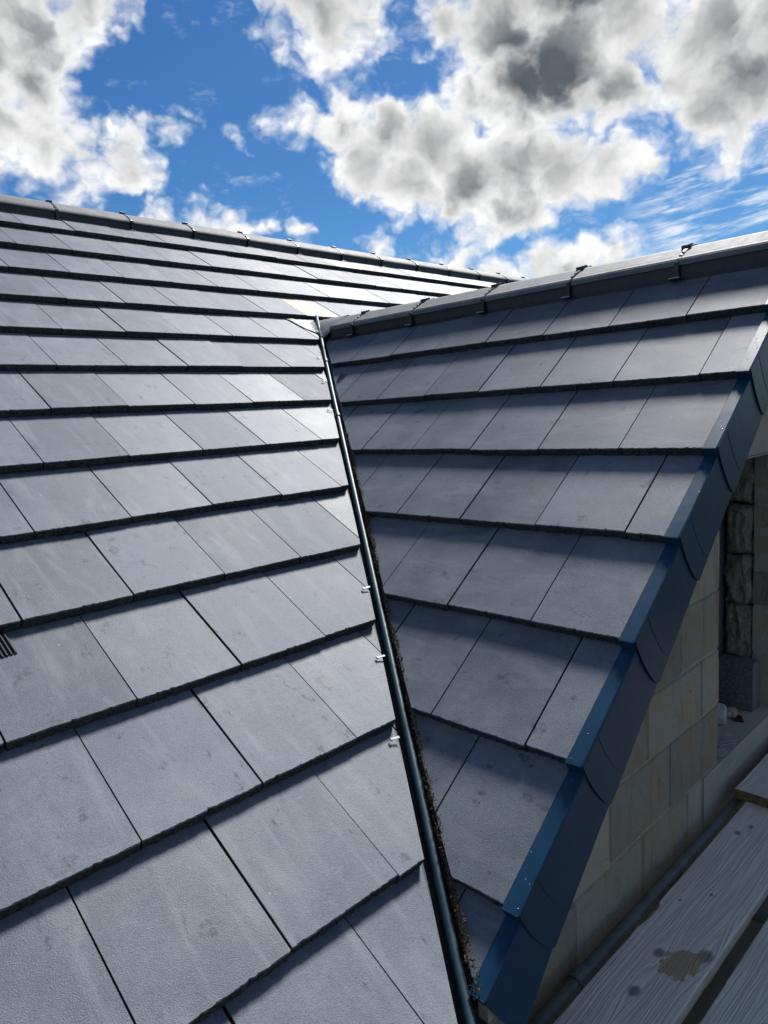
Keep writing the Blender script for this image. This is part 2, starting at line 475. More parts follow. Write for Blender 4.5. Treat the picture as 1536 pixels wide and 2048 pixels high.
# ------------------------------------------------------------------ geometry helpers
W = {}                               # world matrix of every object


def put(name, mesh, parent=None, world=None):
    o = bpy.data.objects.new(name, mesh)
    col.objects.link(o)
    world = world or Matrix.Identity(4)
    if parent is not None:
        o.parent = parent
        o.matrix_parent_inverse = W[parent.name].inverted()
    o.matrix_basis = world
    W[o.name] = world.copy()
    return o


def tag(o, label=None, cat=None, group=None, kind=None):
    if label: o['label'] = label
    if cat: o['category'] = cat
    if group: o['group'] = group
    if kind: o['kind'] = kind
    return o


def thing(name, label, cat, loc=(0, 0, 0), group=None):
    o = put(name, None, None, Matrix.Translation(Vector(loc)))
    o.empty_display_size = 0.1
    return tag(o, label, cat, group)


class MB:
    """collects vertices and faces, with a material slot per face"""
    def __init__(self):
        self.v, self.f, self.m = [], [], []

    def add(self, verts, faces, mi=0):
        k = len(self.v)
        self.v += [tuple(p) for p in verts]
        for f in faces:
            self.f.append([i + k for i in f])
            self.m.append(mi)

    def box(self, a, b, mi=0, bev=0.0):
        x0, y0, z0 = a
        x1, y1, z1 = b
        if bev <= 0:
            vs = [(x0, y0, z0), (x1, y0, z0), (x1, y1, z0), (x0, y1, z0),
                  (x0, y0, z1), (x1, y0, z1), (x1, y1, z1), (x0, y1, z1)]
            self.add(vs, [(3, 2, 1, 0), (4, 5, 6, 7), (0, 1, 5, 4), (1, 2, 6, 5), (2, 3, 7, 6), (3, 0, 4, 7)], mi)
            return
        e = bev
        rings = []
        for z, i in ((z0, e), (z0 + e, 0), (z1 - e, 0), (z1, e)):
            rings.append([(x0 + i, y0 + i, z), (x1 - i, y0 + i, z), (x1 - i, y1 - i, z), (x0 + i, y1 - i, z)])
        vs = [p for r in rings for p in r]
        fs = [(3, 2, 1, 0), (12, 13, 14, 15)]
        for r in range(3):
            for i in range(4):
                j = (i + 1) % 4
                fs.append((r * 4 + i, r * 4 + j, r * 4 + 4 + j, r * 4 + 4 + i))
        self.add(vs, fs, mi)

    def sweep(self, rings, closed=True, caps=True, mi=0):
        n = len(rings[0])
        vs = [p for r in rings for p in r]
        fs = []
        for r in range(len(rings) - 1):
            for i in range(n if closed else n - 1):
                j = (i + 1) % n
                fs.append((r * n + i, r * n + j, r * n + n + j, r * n + n + i))
        if caps:
            fs.append(tuple(reversed(range(n))))
            fs.append(tuple(range((len(rings) - 1) * n, len(rings) * n)))
        self.add(vs, fs, mi)

    def mesh(self, name, mats, smooth=False):
        me = bpy.data.meshes.new(name)
        me.from_pydata(self.v, [], self.f)
        for m_ in mats: me.materials.append(m_)
        for p, mi in zip(me.polygons, self.m):
            p.material_index = mi
            p.use_smooth = smooth
        me.validate()
        me.update()
        return me


def tube_rings(pts, r, n=10):
    rings = []
    for k, p in enumerate(pts):
        a = Vector(pts[max(k - 1, 0)])
        b = Vector(pts[min(k + 1, len(pts) - 1)])
        t = (b - a).normalized()
        u = t.cross(Vector((0, 0, 1)))
        if u.length < 1e-3: u = t.cross(Vector((0, 1, 0)))
        u.normalize()
        w = t.cross(u)
        rings.append([tuple(Vector(p) + (u * math.cos(q) + w * math.sin(q)) * r)
                      for q in [2 * math.pi * i / n for i in range(n)]])
    return rings


def clip(poly, a, b, c):
    """Sutherland-Hodgman against a*u + b*v + c >= 0; poly items are (u, v, flag)"""
    out = []
    for i, p in enumerate(poly):
        q = poly[(i + 1) % len(poly)]
        dp = a * p[0] + b * p[1] + c
        dq = a * q[0] + b * q[1] + c
        if dp >= 0: out.append(p)
        if (dp >= 0) != (dq >= 0):
            s = dp / (dp - dq)
            out.append((p[0] + (q[0] - p[0]) * s, p[1] + (q[1] - p[1]) * s, p[2] and q[2]))
    return out


def area(poly):
    return 0.5 * sum(poly[i][0] * poly[(i + 1) % len(poly)][1] - poly[(i + 1) % len(poly)][0] * poly[i][1]
                     for i in range(len(poly)))


# ------------------------------------------------------------------ the roof planes
G = 0.345                            # gauge of the courses
TW = 0.30432                         # cover width of a tile
STEP = 0.0310                        # height of one tile front
PM, PC = 0.576727, 0.706274          # pitches: main roof, cross roof
TM, TC = math.tan(PM), math.tan(PC)
XC, ZC = 1.01063, -0.698             # line of the cross roof's course nought
X0, Y0 = 0.00512, -2.66794           # joint phases
VERGE_Y = -3.698
WALL_Y = -3.53
AM = PM - math.asin(STEP / G)        # a tile lies flatter than the roof
AC = PC - math.asin(STEP / G)
TL, TH = 0.42, 0.0292


def zmain(y): return TM * y
def zcross(x): return ZC + TC * (x - XC)
def valley(z): return Vector((XC + (z - ZC) / TC, z / TM, z))


rot_m = Matrix(((1, 0, 0), (0, math.cos(AM), -math.sin(AM)), (0, math.sin(AM), math.cos(AM)))).to_4x4()
rot_c = Matrix(((0, math.cos(AC), -math.sin(AC)), (-1, 0, 0), (0, math.sin(AC), math.cos(AC)))).to_4x4()
NM = Vector((0, -math.sin(PM), math.cos(PM)))
NC = Vector((-math.sin(PC), 0, math.cos(PC)))


def tile_outline(width, rng, nseg=46):
    pts = []
    ph = rng.uniform(0, 50)
    for i in range(nseg + 1):
        u = width * i / nseg
        j = 0.0012 * mnoise.noise(Vector((u * 22, ph, 0))) + rng.uniform(-0.0006, 0.0006)
        if rng.random() < 0.06: j += rng.uniform(0.001, 0.0040)
        pts.append((u, j, True))
    pts += [(width, TL, False), (0.0, TL, False)]
    return pts


def tile_mesh(name, poly, rng, mat_top):
    n = len(poly)
    r0, r1, r2 = [], [], []
    for u, v, fr in poly:
        if fr:
            c = rng.uniform(0.0010, 0.0030)
            r0.append((u, v + c, 0.0))
            r1.append((u, v, -rng.uniform(0.0015, 0.0045)))
            r2.append((u, v + rng.uniform(-0.0015, 0.003), -TH + rng.uniform(-0.0008, 0.0012)))
        else:
            r0.append((u, v, 0.0))
            r1.append((u, v, -0.002))
            r2.append((u, v, -TH))
    b = MB()
    b.v = r0 + r1 + r2
    b.f.append(list(range(n))); b.m.append(0)
    for i in range(n):
        j = (i + 1) % n
        b.f.append([n + i, n + j, j, i]); b.m.append(0)
        b.f.append([2 * n + i, 2 * n + j, n + j, n + i]); b.m.append(1)
    b.f.append([2 * n + i for i in reversed(range(n))]); b.m.append(1)
    return b.mesh(name, [mat_top, M['edge']])


rng = random.Random(11)
TILE_W = TW - 0.0050
variants = [tile_mesh('roof_tile_mesh', tile_outline(TILE_W, rng), rng, M['tile']) for _ in range(12)]


def jiggle(k=1.0):
    return (Matrix.Translation((rng.uniform(-0.0009, 0.0009) * k, rng.uniform(-0.0036, 0.0036) * k, rng.uniform(-0.0014, 0.0020) * k))
            @ Matrix.Rotation(rng.gauss(0, 0.0022) * k, 4, 'X') @ Matrix.Rotation(rng.gauss(0, 0.0030) * k, 4, 'Y')
            @ Matrix.Rotation(rng.gauss(0, 0.0012) * k, 4, 'Z'))


def lay_tile(parent, world, clips, mat_top=None):
    poly = tile_outline(TILE_W, rng)
    cut = False
    for a, b_, c in clips:
        ds = [a * p[0] + b_ * p[1] + c for p in poly]
        if max(ds) <= 0: return None
        if min(ds) < 0:
            cut = True
            poly = clip(poly, a, b_, c)
            if len(poly) < 3: return None
    if cut or mat_top:
        if area(poly) < 0.0006: return None
        me = tile_mesh('cut_tile_mesh', poly, rng, mat_top or M['tile'])
    else:
        me = rng.choice(variants)
    return put('roof_tile', me, parent, world @ jiggle(0.6 if cut else 1.0))


# ------------------------------------------------------------------ ground
gb = MB()
gb.add([(-700, -700, -6.6), (700, -700, -6.6), (700, 700, -6.6), (-700, 700, -6.6)], [(0, 1, 2, 3)])
tag(put('ground', gb.mesh('ground', [M['ground']])), kind='structure')

# ------------------------------------------------------------------ main roof
main_roof = thing('main_roof', 'long grey flat-tiled roof slope filling the left, rising to the ridge behind', 'roof', (-0.5, -3.76, -2.45))


def main_gap(y):                     # how far the cut stays clear of the valley line
    return 0.034 + (y + 1.15) / (-3.5 + 1.15) * (0.006 - 0.034)


GS = (0.006 - 0.034) / (-3.5 + 1.15)
for n in range(0, 14):
    y_n, z_n = -n * G * math.cos(PM), -n * G * math.sin(PM)
    right = 6.7 if n <= 3 else 1.4
    left = -1.9 if n < 4 else -2.5
    j = math.ceil((left - X0) / TW)
    while True:
        x = X0 + (j + 0.5 * (n % 2)) * TW
        if x > right: break
        clips = []
        if n >= 4:
            # keep  xv(y) - gap(y) - x >= 0
            k0 = XC + (TM * y_n - ZC) / TC - (0.034 + GS * (y_n + 1.15)) - x - 0.0018
            kv = (TM / TC - GS) * math.cos(AM)
            clips = [(-1.0, kv, k0)]
        stained = n == 3 and 0.85 < x < 1.3
        lay_tile(main_roof, Matrix.Translation((x + 0.0018, y_n, z_n)) @ rot_m, clips, M['tile_stained'] if stained else None)
        j += 1

deck = MB()
off = Vector((0, 0, -0.072 / math.cos(PM)))
plan = [(-2.55, 0.36), (-2.55, -3.74), (-0.93, -3.74), (1.24, -0.86), (6.8, -0.86), (6.8, 0.36)]
up = [Vector((x, y, zmain(y))) + off for x, y in plan]
deck.add(up + [p + Vector((0, 0, -0.02)) for p in up],
         [tuple(range(6)), tuple(reversed(range(6, 12)))] + [(i, i + 6, (i + 1) % 6 + 6, (i + 1) % 6) for i in range(6)])
put('underlay_deck', deck.mesh('main_deck', [M['dark']]), main_roof)
deck = MB()
zr = zmain(0.36) - 0.05
deck.add([(-2.55, 0.36, zr), (6.8, 0.36, zr), (6.8, 4.4, zr - 4.04 * TM), (-2.55, 4.4, zr - 4.04 * TM)], [(0, 1, 2, 3)])
put('rear_slope', deck.mesh('main_rear_slope', [M['dark']]), main_roof)

# ridge tiles --------------------------------------------------------------
PROF = [(0.0, 0.0), (0.020, -0.0025), (0.050, -0.0125), (0.085, -0.030), (0.120, -0.053), (0.138, -0.066), (0.150, -0.078), (0.155, -0.087), (0.154, -0.094)]
PROF_X = [(0.0, 0.0), (0.020, -0.0018), (0.050, -0.0115), (0.119, -0.0495), (0.128, -0.0552), (0.146, -0.0635), (0.154, -0.0725), (0.157, -0.082), (0.156, -0.092)]
PROF_IN = [(d * 0.9, h - 0.02) for d, h in PROF[:-1]] + [(0.139, -0.094)]


def ridge_ring(s, k=0.0, prof=PROF):
    outer = [(-d - k, h + k) for d, h in reversed(prof)] + [(d + k, h + k) for d, h in prof[1:]]
    inner = [(d, h) for d, h in reversed(PROF_IN)] + [(-d, h) for d, h in PROF_IN[1:]]
    return [(s, d, h) for d, h in outer + inner]


def ridge_tile_mesh(length, prof=PROF):
    b = MB()
    c = 0.003
    rings = []
    for s, k in ((0.0, -c), (c, 0.0), (length * 0.5, 0.0003), (length - c, 0.0), (length, -c)):
        rings.append(ridge_ring(s, k, prof))
    b.sweep(rings)
    return b.mesh('ridge_tile_mesh', [M['ridge']])


def ridge_clip_mesh(teeth=True):
    """union strap over the joint of two ridge tiles, with its clip and foot"""
    b = MB()
    w = 0.007
    outer = [(-d, h) for d, h in reversed(PROF)] + [(d, h) for d, h in PROF[1:]]
    for i in range(len(outer) - 1):
        p, q = Vector(outer[i]), Vector(outer[i + 1])
        t = (q - p).normalized()
        nn = Vector((-t.y, t.x))
        lift = 0.0035 if i % 3 else 0.005
        a, c = p - t * 0.002, q + t * 0.002
        vs = []
        for s in (-w, w):
            for pt in (a - nn * 0.004, c - nn * 0.004, c + nn * lift, a + nn * lift):
                vs.append((s, pt.x, pt.y))
        b.add(vs, [(3, 2, 1, 0), (4, 5, 6, 7), (0, 1, 5, 4), (1, 2, 6, 5), (2, 3, 7, 6), (3, 0, 4, 7)])
    for sg in (-1, 1):
        b.box((-0.026, sg * 0.052 - 0.004, -0.016), (0.012, sg * 0.052 + 0.004, 0.000), 0, 0.0015)
        b.box((-0.010, sg * 0.030 - 0.004, -0.002), (0.006, sg * 0.030 + 0.004, 0.006), 0, 0.0015)
        b.box((-0.004, sg * 0.018 - 0.003, 0.002), (0.004, sg * 0.018 + 0.008, 0.010), 0, 0.0015)
        b.box((-0.0045, sg * 0.100 - 0.004, -0.042), (0.0055, sg * 0.100 + 0.004, -0.0325), 1, 0.001)
        b.box((-0.0055, sg * 0.124 - 0.0035, -0.056), (0.005, sg * 0.124 + 0.0035, -0.0475), 1, 0.001)
        b.box((-0.009, sg * 0.158 - 0.004, -0.142), (0.008, sg * 0.158 + 0.006, -0.078), 0, 0.0015)
        b.box((-0.026, sg * 0.166 - 0.008, -0.146), (0.022, sg * 0.166 + 0.016, -0.1425), 0, 0.0012)
        if teeth: b.box((-0.024, sg * 0.180 - 0.002, -0.1435), (0.019, sg * 0.180 + 0.003, -0.1395), 1, 0.001)
    return b.mesh('ridge_clip_mesh', [M['strap'], M['steel']])


clip_me = ridge_clip_mesh()
clip_far = ridge_clip_mesh(False)
R_main = Matrix.Translation((0, 0.36, 0.247))
RL = 0.4795
rt_main = ridge_tile_mesh(RL - 0.004)
for k in range(-4, 14):
    s = -0.005 + RL * k
    rt = put('ridge_tile', rt_main, main_roof, R_main @ Matrix.Translation((s + 0.002, rng.uniform(-0.002, 0.002), rng.uniform(-0.0015, 0.0015))) @ Matrix.Rotation(rng.gauss(0, 0.003), 4, 'Z'))
    put('ridge_clip', clip_far, rt, R_main @ Matrix.Translation((s, 0, 0)) @ Matrix.Rotation(rng.gauss(0, 0.05), 4, 'Z'))
sb = MB()
for sg in (-1, 1):
    a, c = sorted((sg * 0.130, sg * 0.146))
    sb.box((-1.9, 0.36 + a, 0.247 - 0.150), (6.75, 0.36 + c, 0.247 - 0.080))
put('ridge_vent_strip', sb.mesh('ridge_vent_strip', [M['black']]), main_roof)

# ribbed black strip poking out from under a course at the left edge
rb = MB()
for i in range(8):
    u = -0.076 + i * 0.0105
    rb.box((u, -0.085, -0.0260), (u + 0.0052, 0.05, -0.0195), 0, 0.0016)
rb.box((-0.078, -0.084, -0.0290), (0.005, 0.05, -0.0245))
put('ribbed_strip', rb.mesh('ribbed_strip', [M['black']]), main_roof,
    Matrix.Translation((-1.412, -9 * G * math.cos(PM), -9 * G * math.sin(PM))) @ Matrix.Rotation(PM, 4, 'X')
    @ Matrix.Rotation(R(4), 4, 'Z'))['label'] = 'ribbed black plastic strip poking out under a tile edge'

# ------------------------------------------------------------------ cross roof
cross_roof = thing('cross_roof', 'shaded grey flat-tiled gable roof slope right of the valley, with navy verge', 'roof', (0.3, -3.6, -2.4))
CGS = (0.072 - 0.026) / (-3.55 + 1.4)


for n in range(1, 9):
    x_n, z_n = XC - n * G * math.cos(PC), ZC - n * G * math.sin(PC)
    j = math.floor((-0.5 - Y0) / TW)
    while True:
        yj = Y0 + (j + 0.5 * (n % 2)) * TW
        yA = yj + TW - 0.0018
        if yA < VERGE_Y: break
        # keep  yv(x) - gap - y >= 0,  y = yA - u,  x = x_n + v cos
        yv0 = (ZC + TC * (x_n - XC)) / TM
        g0 = 0.026 + CGS * (yv0 + 1.4)
        clips = [(1.0, (1 - CGS) * TC * math.cos(AC) / TM, yv0 - g0 - yA), (-1.0, 0.0, yA - VERGE_Y - 0.002)]
        if n == 8: clips.append((0.0, 1.0, -(XC - 8 * G * math.cos(PC) < -0.95) * 0.175))
        lay_tile(cross_roof, Matrix.Translation((x_n, yA, z_n)) @ rot_c, clips)
        j -= 1

deck = MB()
off = Vector((0, 0, -0.072 / math.cos(PC)))
plan = [(1.12, -0.9), (-0.86, -3.6), (-0.93, -3.69), (1.12, -3.69)]
up = [Vector((x, y, zcross(x))) + off for x, y in plan]
deck.add(up + [p + Vector((0, 0, -0.02)) for p in up],
         [tuple(range(4)), tuple(reversed(range(4, 8)))] + [(i, i + 4, (i + 1) % 4 + 4, (i + 1) % 4) for i in range(4)])
put('underlay_deck', deck.mesh('cross_deck', [M['dark']]), cross_roof)
deck = MB()
zt = zcross(1.12) - 0.05
deck.add([(1.12, -0.8, zt), (1.12, -3.7, zt), (3.5, -3.7, zt - 2.38 * TC), (3.5, -0.8, zt - 2.38 * TC)], [(0, 1, 2, 3)])
put('rear_slope', deck.mesh('cross_rear_slope', [M['dark']]), cross_roof)

# ridge of the cross roof: local s runs along -Y
R_cross = Matrix.Translation((1.12, 0, -0.611)) @ Matrix.Rotation(-math.pi / 2, 4, 'Z')
CL = 0.4753
rt_cross = ridge_tile_mesh(CL - 0.004, PROF_X)
ends = [1.195] + [3.304 - CL * k for k in (4, 3, 2, 1, 0)]
for k, s in enumerate(ends):
    nxt = ends[k + 1] if k + 1 < len(ends) else 3.745
    me = rt_cross if abs(nxt - s - CL) < 1e-4 else ridge_tile_mesh(nxt - s - 0.004, PROF_X)
    rt = put('ridge_tile', me, cross_roof, R_cross @ Matrix.Translation((s + 0.002, 0, rng.uniform(-0.0012, 0.0012))) @ Matrix.Rotation(rng.gauss(0, 0.002), 4, 'Z'))
    if k:
        put('ridge_clip', clip_me, rt, R_cross @ Matrix.Translation((s, 0, 0)) @ Matrix.Rotation(rng.gauss(0, 0.05), 4, 'Z'))
sb = MB()
for sg in (-1, 1):
    a, c = sorted((sg * 0.130, sg * 0.146))
    sb.box((1.2, a, -0.160), (3.73, c, -0.080))
    for i in range(210):
        s = 1.2 + i * 0.012
        t0, t1 = sorted((sg * 0.145, sg * 0.148))
        sb.box((s, t0, -0.160), (s + 0.006, t1, -0.134))
put('ridge_vent_strip', sb.mesh('ridge_comb', [M['black']]), cross_roof, R_cross)

# verge units ----------------------------------------------------------------
def verge_mesh(v1, low=-0.006):
    b = MB()
    b.box((0.0, low, 0.0004), (0.0395, v1, 0.0038), 0, 0.0008)
    b.box((0.0, low - 0.003, -0.0275), (0.043, low, 0.0040), 0, 0.0008)
    # bead on the outer edge
    ring = [(0.0400, 0.0), (0.0410, 0.0062), (0.0435, 0.0078), (0.0462, 0.0062), (0.0470, 0.0), (0.0462, -0.008), (0.0410, -0.008)]
    b.sweep([[(u - 0.006 * (v / 0.37), v, h) for u, h in ring] for v in (low, v1 * 0.5, v1)])
    # deep outer face with a swept lower end
    edge = [(low, 0.003), (low - 0.003, -0.030), (low - 0.0045, -0.075), (low - 0.001, -0.120), (low + 0.005, -0.155), (low + 0.014, -0.180), (low + 0.022, -0.190)]
    side = edge + [(v1, -0.190 + v1 * 0.0826), (v1, 0.003)]
    n = len(side)
    vs = [(0.0468 - 0.006 * (v / 0.37), v, h) for v, h in side] + [(0.0440 - 0.006 * (v / 0.37), v, h) for v, h in side]
    b.add(vs, [tuple(range(n)), tuple(reversed(range(n, 2 * n)))] + [(i, i + n, (i + 1) % n + n, (i + 1) % n) for i in range(n)])
    lip = [(v + 0.085, h * 0.93 - 0.004) for v, h in edge if low < 0.1]
    for (va, ha), (vb, hb) in zip(lip, lip[1:]):
        q = [(va, ha), (va + 0.003, ha), (vb + 0.003, hb), (vb, hb)]
        b.add([(0.0478 - 0.006 * (v / 0.37), v, h) for v, h in q] + [(0.0455 - 0.006 * (v / 0.37), v, h) for v, h in q],
              [(0, 1, 2, 3), (0, 4, 5, 1), (1, 5, 6, 2), (2, 6, 7, 3), (3, 7, 4, 0)])
    return b.mesh('verge_unit_mesh', [M['verge']])


def drops_mesh(v1):
    b = MB()
    for _ in range(9):
        r = min(0.0031, max(0.0008, rng.lognormvariate(-6.5, 0.35)))
        u, v = rng.uniform(0.004, 0.036), v1 * (1 - rng.random() ** 0.7) * 0.95
        rings = []
        for t, h in ((1.0, 0.0), (0.86, 0.40), (0.5, 0.66)):
            rings.append([(u + math.cos(q) * r * t, v + math.sin(q) * r * t * 1.15, 0.0038 + h * r) for q in [math.pi * i / 4 for i in range(8)]])
        b.sweep(rings)
    return b.mesh('water_drops_mesh', [M['water']], True)


for n in range(1, 9):
    x_n, z_n = XC - n * G * math.cos(PC), ZC - n * G * math.sin(PC)
    Mv = Matrix.Translation((x_n, VERGE_Y, z_n)) @ rot_c @ Matrix.Rotation(rng.gauss(0, 0.002), 4, 'X')
    low = -0.006
    if n == 8: low = 0.172           # the last one is cut off at the eaves
    vu = put('verge_unit', verge_mesh(0.372, low), cross_roof, Mv)
    if n < 8:
        tag(put('water_drops', drops_mesh(0.33), vu, Mv), kind='stuff')

# sawn batten end and packing under the cut verge
bb = MB()
bb.box((-0.938, -3.734, -2.448), (-0.916, -3.71, -2.405), 0, 0.003)
put('batten_end', bb.mesh('batten_end', [M['fresh_wood']]), cross_roof, Matrix.Translation((0, 0, 0)))

# ------------------------------------------------------------------ valley
vd = (valley(-1.0) - valley(-2.0)).normalized()          # up the valley
ve = Vector((vd.y, -vd.x, 0)).normalized()               # to the cross side
vn = ve.cross(vd)
if vn.z < 0: vn = -vn
valley_gutter = thing('valley_gutter', 'dark glossy valley gutter with round raised centre bar between both roofs', 'gutter', tuple(valley(-2.45)))
em = NM.cross(vd)
if em.x > 0: em = -em
ec = NC.cross(vd)
if ec.x < 0: ec = -ec
tb = MB()
rings = []
for z in (-0.66, -1.6, -2.54):
    c = valley(z)
    prof = [c + em * 0.15 - NM * 0.052, c + em * 0.01 - vn * 0.060, c + ec * 0.01 - vn * 0.060, c + ec * 0.15 - NC * 0.052]
    if z < -2.5:                     # stops at the gable and at the eaves
        prof = [p + vd * ((lim - p.y) / vd.y) for p, lim in zip(prof, (-3.75, -3.75, -3.69, -3.69))]
    rings.append([tuple(p) for p in prof] + [tuple(p - vn * 0.004) for p in reversed(prof)])
tb.sweep(rings)
put('tray', tb.mesh('valley_tray', [M['tray']]), valley_gutter)


def bar_off(z): return -0.015 + (z + 0.6) / (-1.8) * 0.040


bb = MB()
rings = []
zs = [-0.578 - i * 0.0985 for i in range(21)]
for i, z in enumerate(zs):
    c = valley(z) + ve * (bar_off(z) + rng.uniform(-0.0008, 0.0008)) - vn * (0.010 - 0.021 * max(0.0, min(1.0, (z + 0.82) / 0.14)))
    hw = 0.0100
    prof = [(-0.016, -0.055), (-hw, -0.044), (-hw, -0.002)]
    prof += [(-hw * math.cos(q), hw * 0.95 * math.sin(q)) for q in [math.pi * k / 8 for k in range(1, 8)]]
    prof += [(hw, -0.002), (hw, -0.044), (0.016, -0.055)]
    rings.append([tuple(c + ve * a + vn * h) for a, h in prof])
bb.sweep(rings)
put('centre_bar', bb.mesh('centre_bar', [M['bar']], True), valley_gutter)
for z in (-0.895, -1.205):
    jb = MB()
    rings = []
    for dz in (-0.006, 0.006):
        c = valley(z + dz) + ve * bar_off(z) - vn * 0.010
        hw = 0.0146
        rings.append([tuple(c + ve * (-hw * math.cos(q)) + vn * (hw * math.sin(q))) for q in [math.pi * k / 8 for k in range(9)]]
                     + [tuple(c + ve * hw - vn * 0.03), tuple(c - ve * hw - vn * 0.03)])
    jb.sweep(rings)
    put('joint_band', jb.mesh('joint_band', [M['black']]), valley_gutter)
# little bright fixing clips on the main roof side
for x, y in ((0.745, -1.346), (0.59, -1.56), (0.421, -1.786), (-0.313, -2.768), (-0.478, -2.993), (-0.639, -3.201)):
    n_up = y / (-G * math.cos(PM))
    sag = STEP * (1 - (n_up % 1.0)) if (n_up % 1.0) > 0 else 0
    cb = MB()
    L_ = rng.uniform(0.022, 0.029)
    cb.box((0, -0.0040, 0.001), (L_, 0.0040, 0.0026), 0, 0.0006)
    cb.box((-0.002, -0.0046, -0.002), (0.003, 0.0046, 0.0045), 0, 0.0008)
    ang = rng.uniform(-0.35, 0.1)
    Mx = Matrix.Translation((x - 0.012, y, zmain(y) - STEP * (1 - (math.ceil(n_up) - n_up)) * 0 - (math.ceil(n_up) - n_up) * STEP + 0.005)) \
        @ Matrix.Rotation(AM, 4, 'X') @ Matrix.Rotation(ang, 4, 'Z') @ Matrix.Rotation(rng.uniform(-0.25, 0.05), 4, 'Y')
    put('fixing_clip', cb.mesh('fixing_clip', [M['clip']]), valley_gutter, Mx)

# litter and moss caught beside the bar
CR = ec.dot(vn) / ec.dot(ve)
lb = MB()
for _ in range(6500):
    z = -1.30 - 1.10 * rng.random()
    fill = 0.55 + 0.8 * mnoise.noise(Vector((z * 9.0, 0.3, 2.0)))
    if rng.random() > fill: continue
    yv = z / TM
    a = bar_off(z) + 0.0125 + rng.random() * (0.016 + 0.010 * mnoise.noise(Vector((z * 25, 9.0, 0))))
    c = valley(z) + ve * a + vn * (a * CR - 0.007 - 0.014 * rng.random())
    r = rng.uniform(0.0010, 0.0034)
    ax = [Vector((rng.gauss(0, 1), rng.gauss(0, 1), rng.gauss(0, 1))).normalized() * r * k for k in (1.6, 0.8, 0.6)]
    mi = 1 if rng.random() < 0.25 + 0.5 * (mnoise.noise(Vector((z * 6, 4.4, 0))) > 0.12) else 0
    lb.add([c + ax[0], c - ax[0] + ax[1], c - ax[1] + ax[2], c - ax[2]], [(0, 1, 2), (0, 2, 3), (0, 3, 1), (1, 3, 2)], mi)
tag(put('leaf_litter', lb.mesh('leaf_litter', [M['litter'], M['moss']])),
    'brown leaf litter and moss caught along the valley bar', 'debris', kind='stuff')

# scrap of torn film sticking out near the top of the valley
fb = MB()
c = valley(-1.02) + ve * 0.03
pts = [(0.0, 0.0, 0.0), (0.022, 0.006, 0.032), (0.052, 0.0, 0.030), (0.12, -0.01, 0.016), (0.050, -0.004, 0.024), (0.026, -0.008, 0.008), (0.008, -0.02, -0.012)]
vs = [tuple(c + ve * a + vd * b_ + vn * h) for a, b_, h in pts]
vs2 = [tuple(Vector(p) - vn * 0.0012 + vd * 0.0006) for p in vs]
fb.add(vs + vs2, [(0, 1, 5, 6), (1, 2, 4, 5), (2, 3, 4), (13, 12, 8, 7), (12, 11, 9, 8), (11, 10, 9)]
       + [(i, (i + 1) % 7, (i + 1) % 7 + 7, i + 7) for i in range(7)])
tag(put('film_scrap', fb.mesh('film_scrap', [M['film']])), 'torn curl of dark film sticking out beside the upper valley bar', 'scrap')

# ------------------------------------------------------------------ lead saddle at the head of the valley
def resample(pl, n):
    seg = [math.dist(pl[i], pl[i + 1]) for i in range(len(pl) - 1)]
    tot = sum(seg)
    out = []
    for k in range(n):
        d = tot * k / (n - 1)
        for i, s in enumerate(seg):
            if d <= s + 1e-9 or i == len(seg) - 1:
                q = min(1.0, d / s)
                out.append((pl[i][0] + (pl[i + 1][0] - pl[i][0]) * q, pl[i][1] + (pl[i + 1][1] - pl[i][1]) * q))
                break
            d -= s
    return out


def prof_drop(d):
    d = abs(d)
    for i in range(len(PROF) - 1):
        if PROF[i][0] <= d <= PROF[i + 1][0]:
            t = (d - PROF[i][0]) / max(1e-6, PROF[i + 1][0] - PROF[i][0])
            return PROF[i][1] + (PROF[i + 1][1] - PROF[i][1]) * t
    return -9


upper = resample([(0.895, -0.874), (1.0, -0.874), (1.12, -0.874), (1.27, -0.88)], 48)
lower = resample([(0.905, -0.885), (0.922, -0.99), (0.972, -1.088), (0.985, -1.10), (0.940, -1.150), (0.960, -1.185), (1.00, -1.205), (1.06, -1.208), (1.12, -1.208), (1.20, -1.208), (1.27, -1.12)], 48)
rows = 16
ldv = []
for r in range(rows + 1):
    for k in range(48):
        t = r / rows
        x = upper[k][0] + (lower[k][0] - upper[k][0]) * t
        y = upper[k][1] + (lower[k][1] - upper[k][1]) * t
        n_up = y / (-G * math.cos(PM))
        z1 = zmain(y) - (math.ceil(n_up) - n_up) * STEP
        z2 = zcross(x) - 0.012 if x < 1.0 else -9
        z3 = -0.607 - abs(x - 1.12) * 0.33 - (x - 1.12) ** 2 * 2.7 if y < -0.90 else -9
        hi = sorted((z1, z2, z3))
        z = math.log(sum(math.exp((q - hi[2]) / 0.009) for q in hi)) * 0.009 + hi[2]
        z += 0.005 + 0.0030 * mnoise.noise(Vector((x * 26, y * 26, 0))) + 0.0016 * mnoise.noise(Vector((x * 80, y * 60, 3)))
        ldv.append(Vector((x, y, z)))
lb = MB()
n48 = 48
top = [tuple(p) for p in ldv]
bot = [tuple(p - Vector((0, 0, 0.004))) for p in ldv]
fs = []
K = len(top)
for r in range(rows):
    for k in range(n48 - 1):
        a, b_, c, d = r * n48 + k, r * n48 + k + 1, (r + 1) * n48 + k + 1, (r + 1) * n48 + k
        fs.append((d, c, b_, a))
        fs.append((a + K, b_ + K, c + K, d + K))
for k in range(n48 - 1):
    a, b_ = rows * n48 + k, rows * n48 + k + 1
    fs.append((a, a + K, b_ + K, b_))
for r in range(rows):
    a, b_ = r * n48, (r + 1) * n48
    fs.append((a, a + K, b_ + K, b_))
lb.add(top + bot, fs)
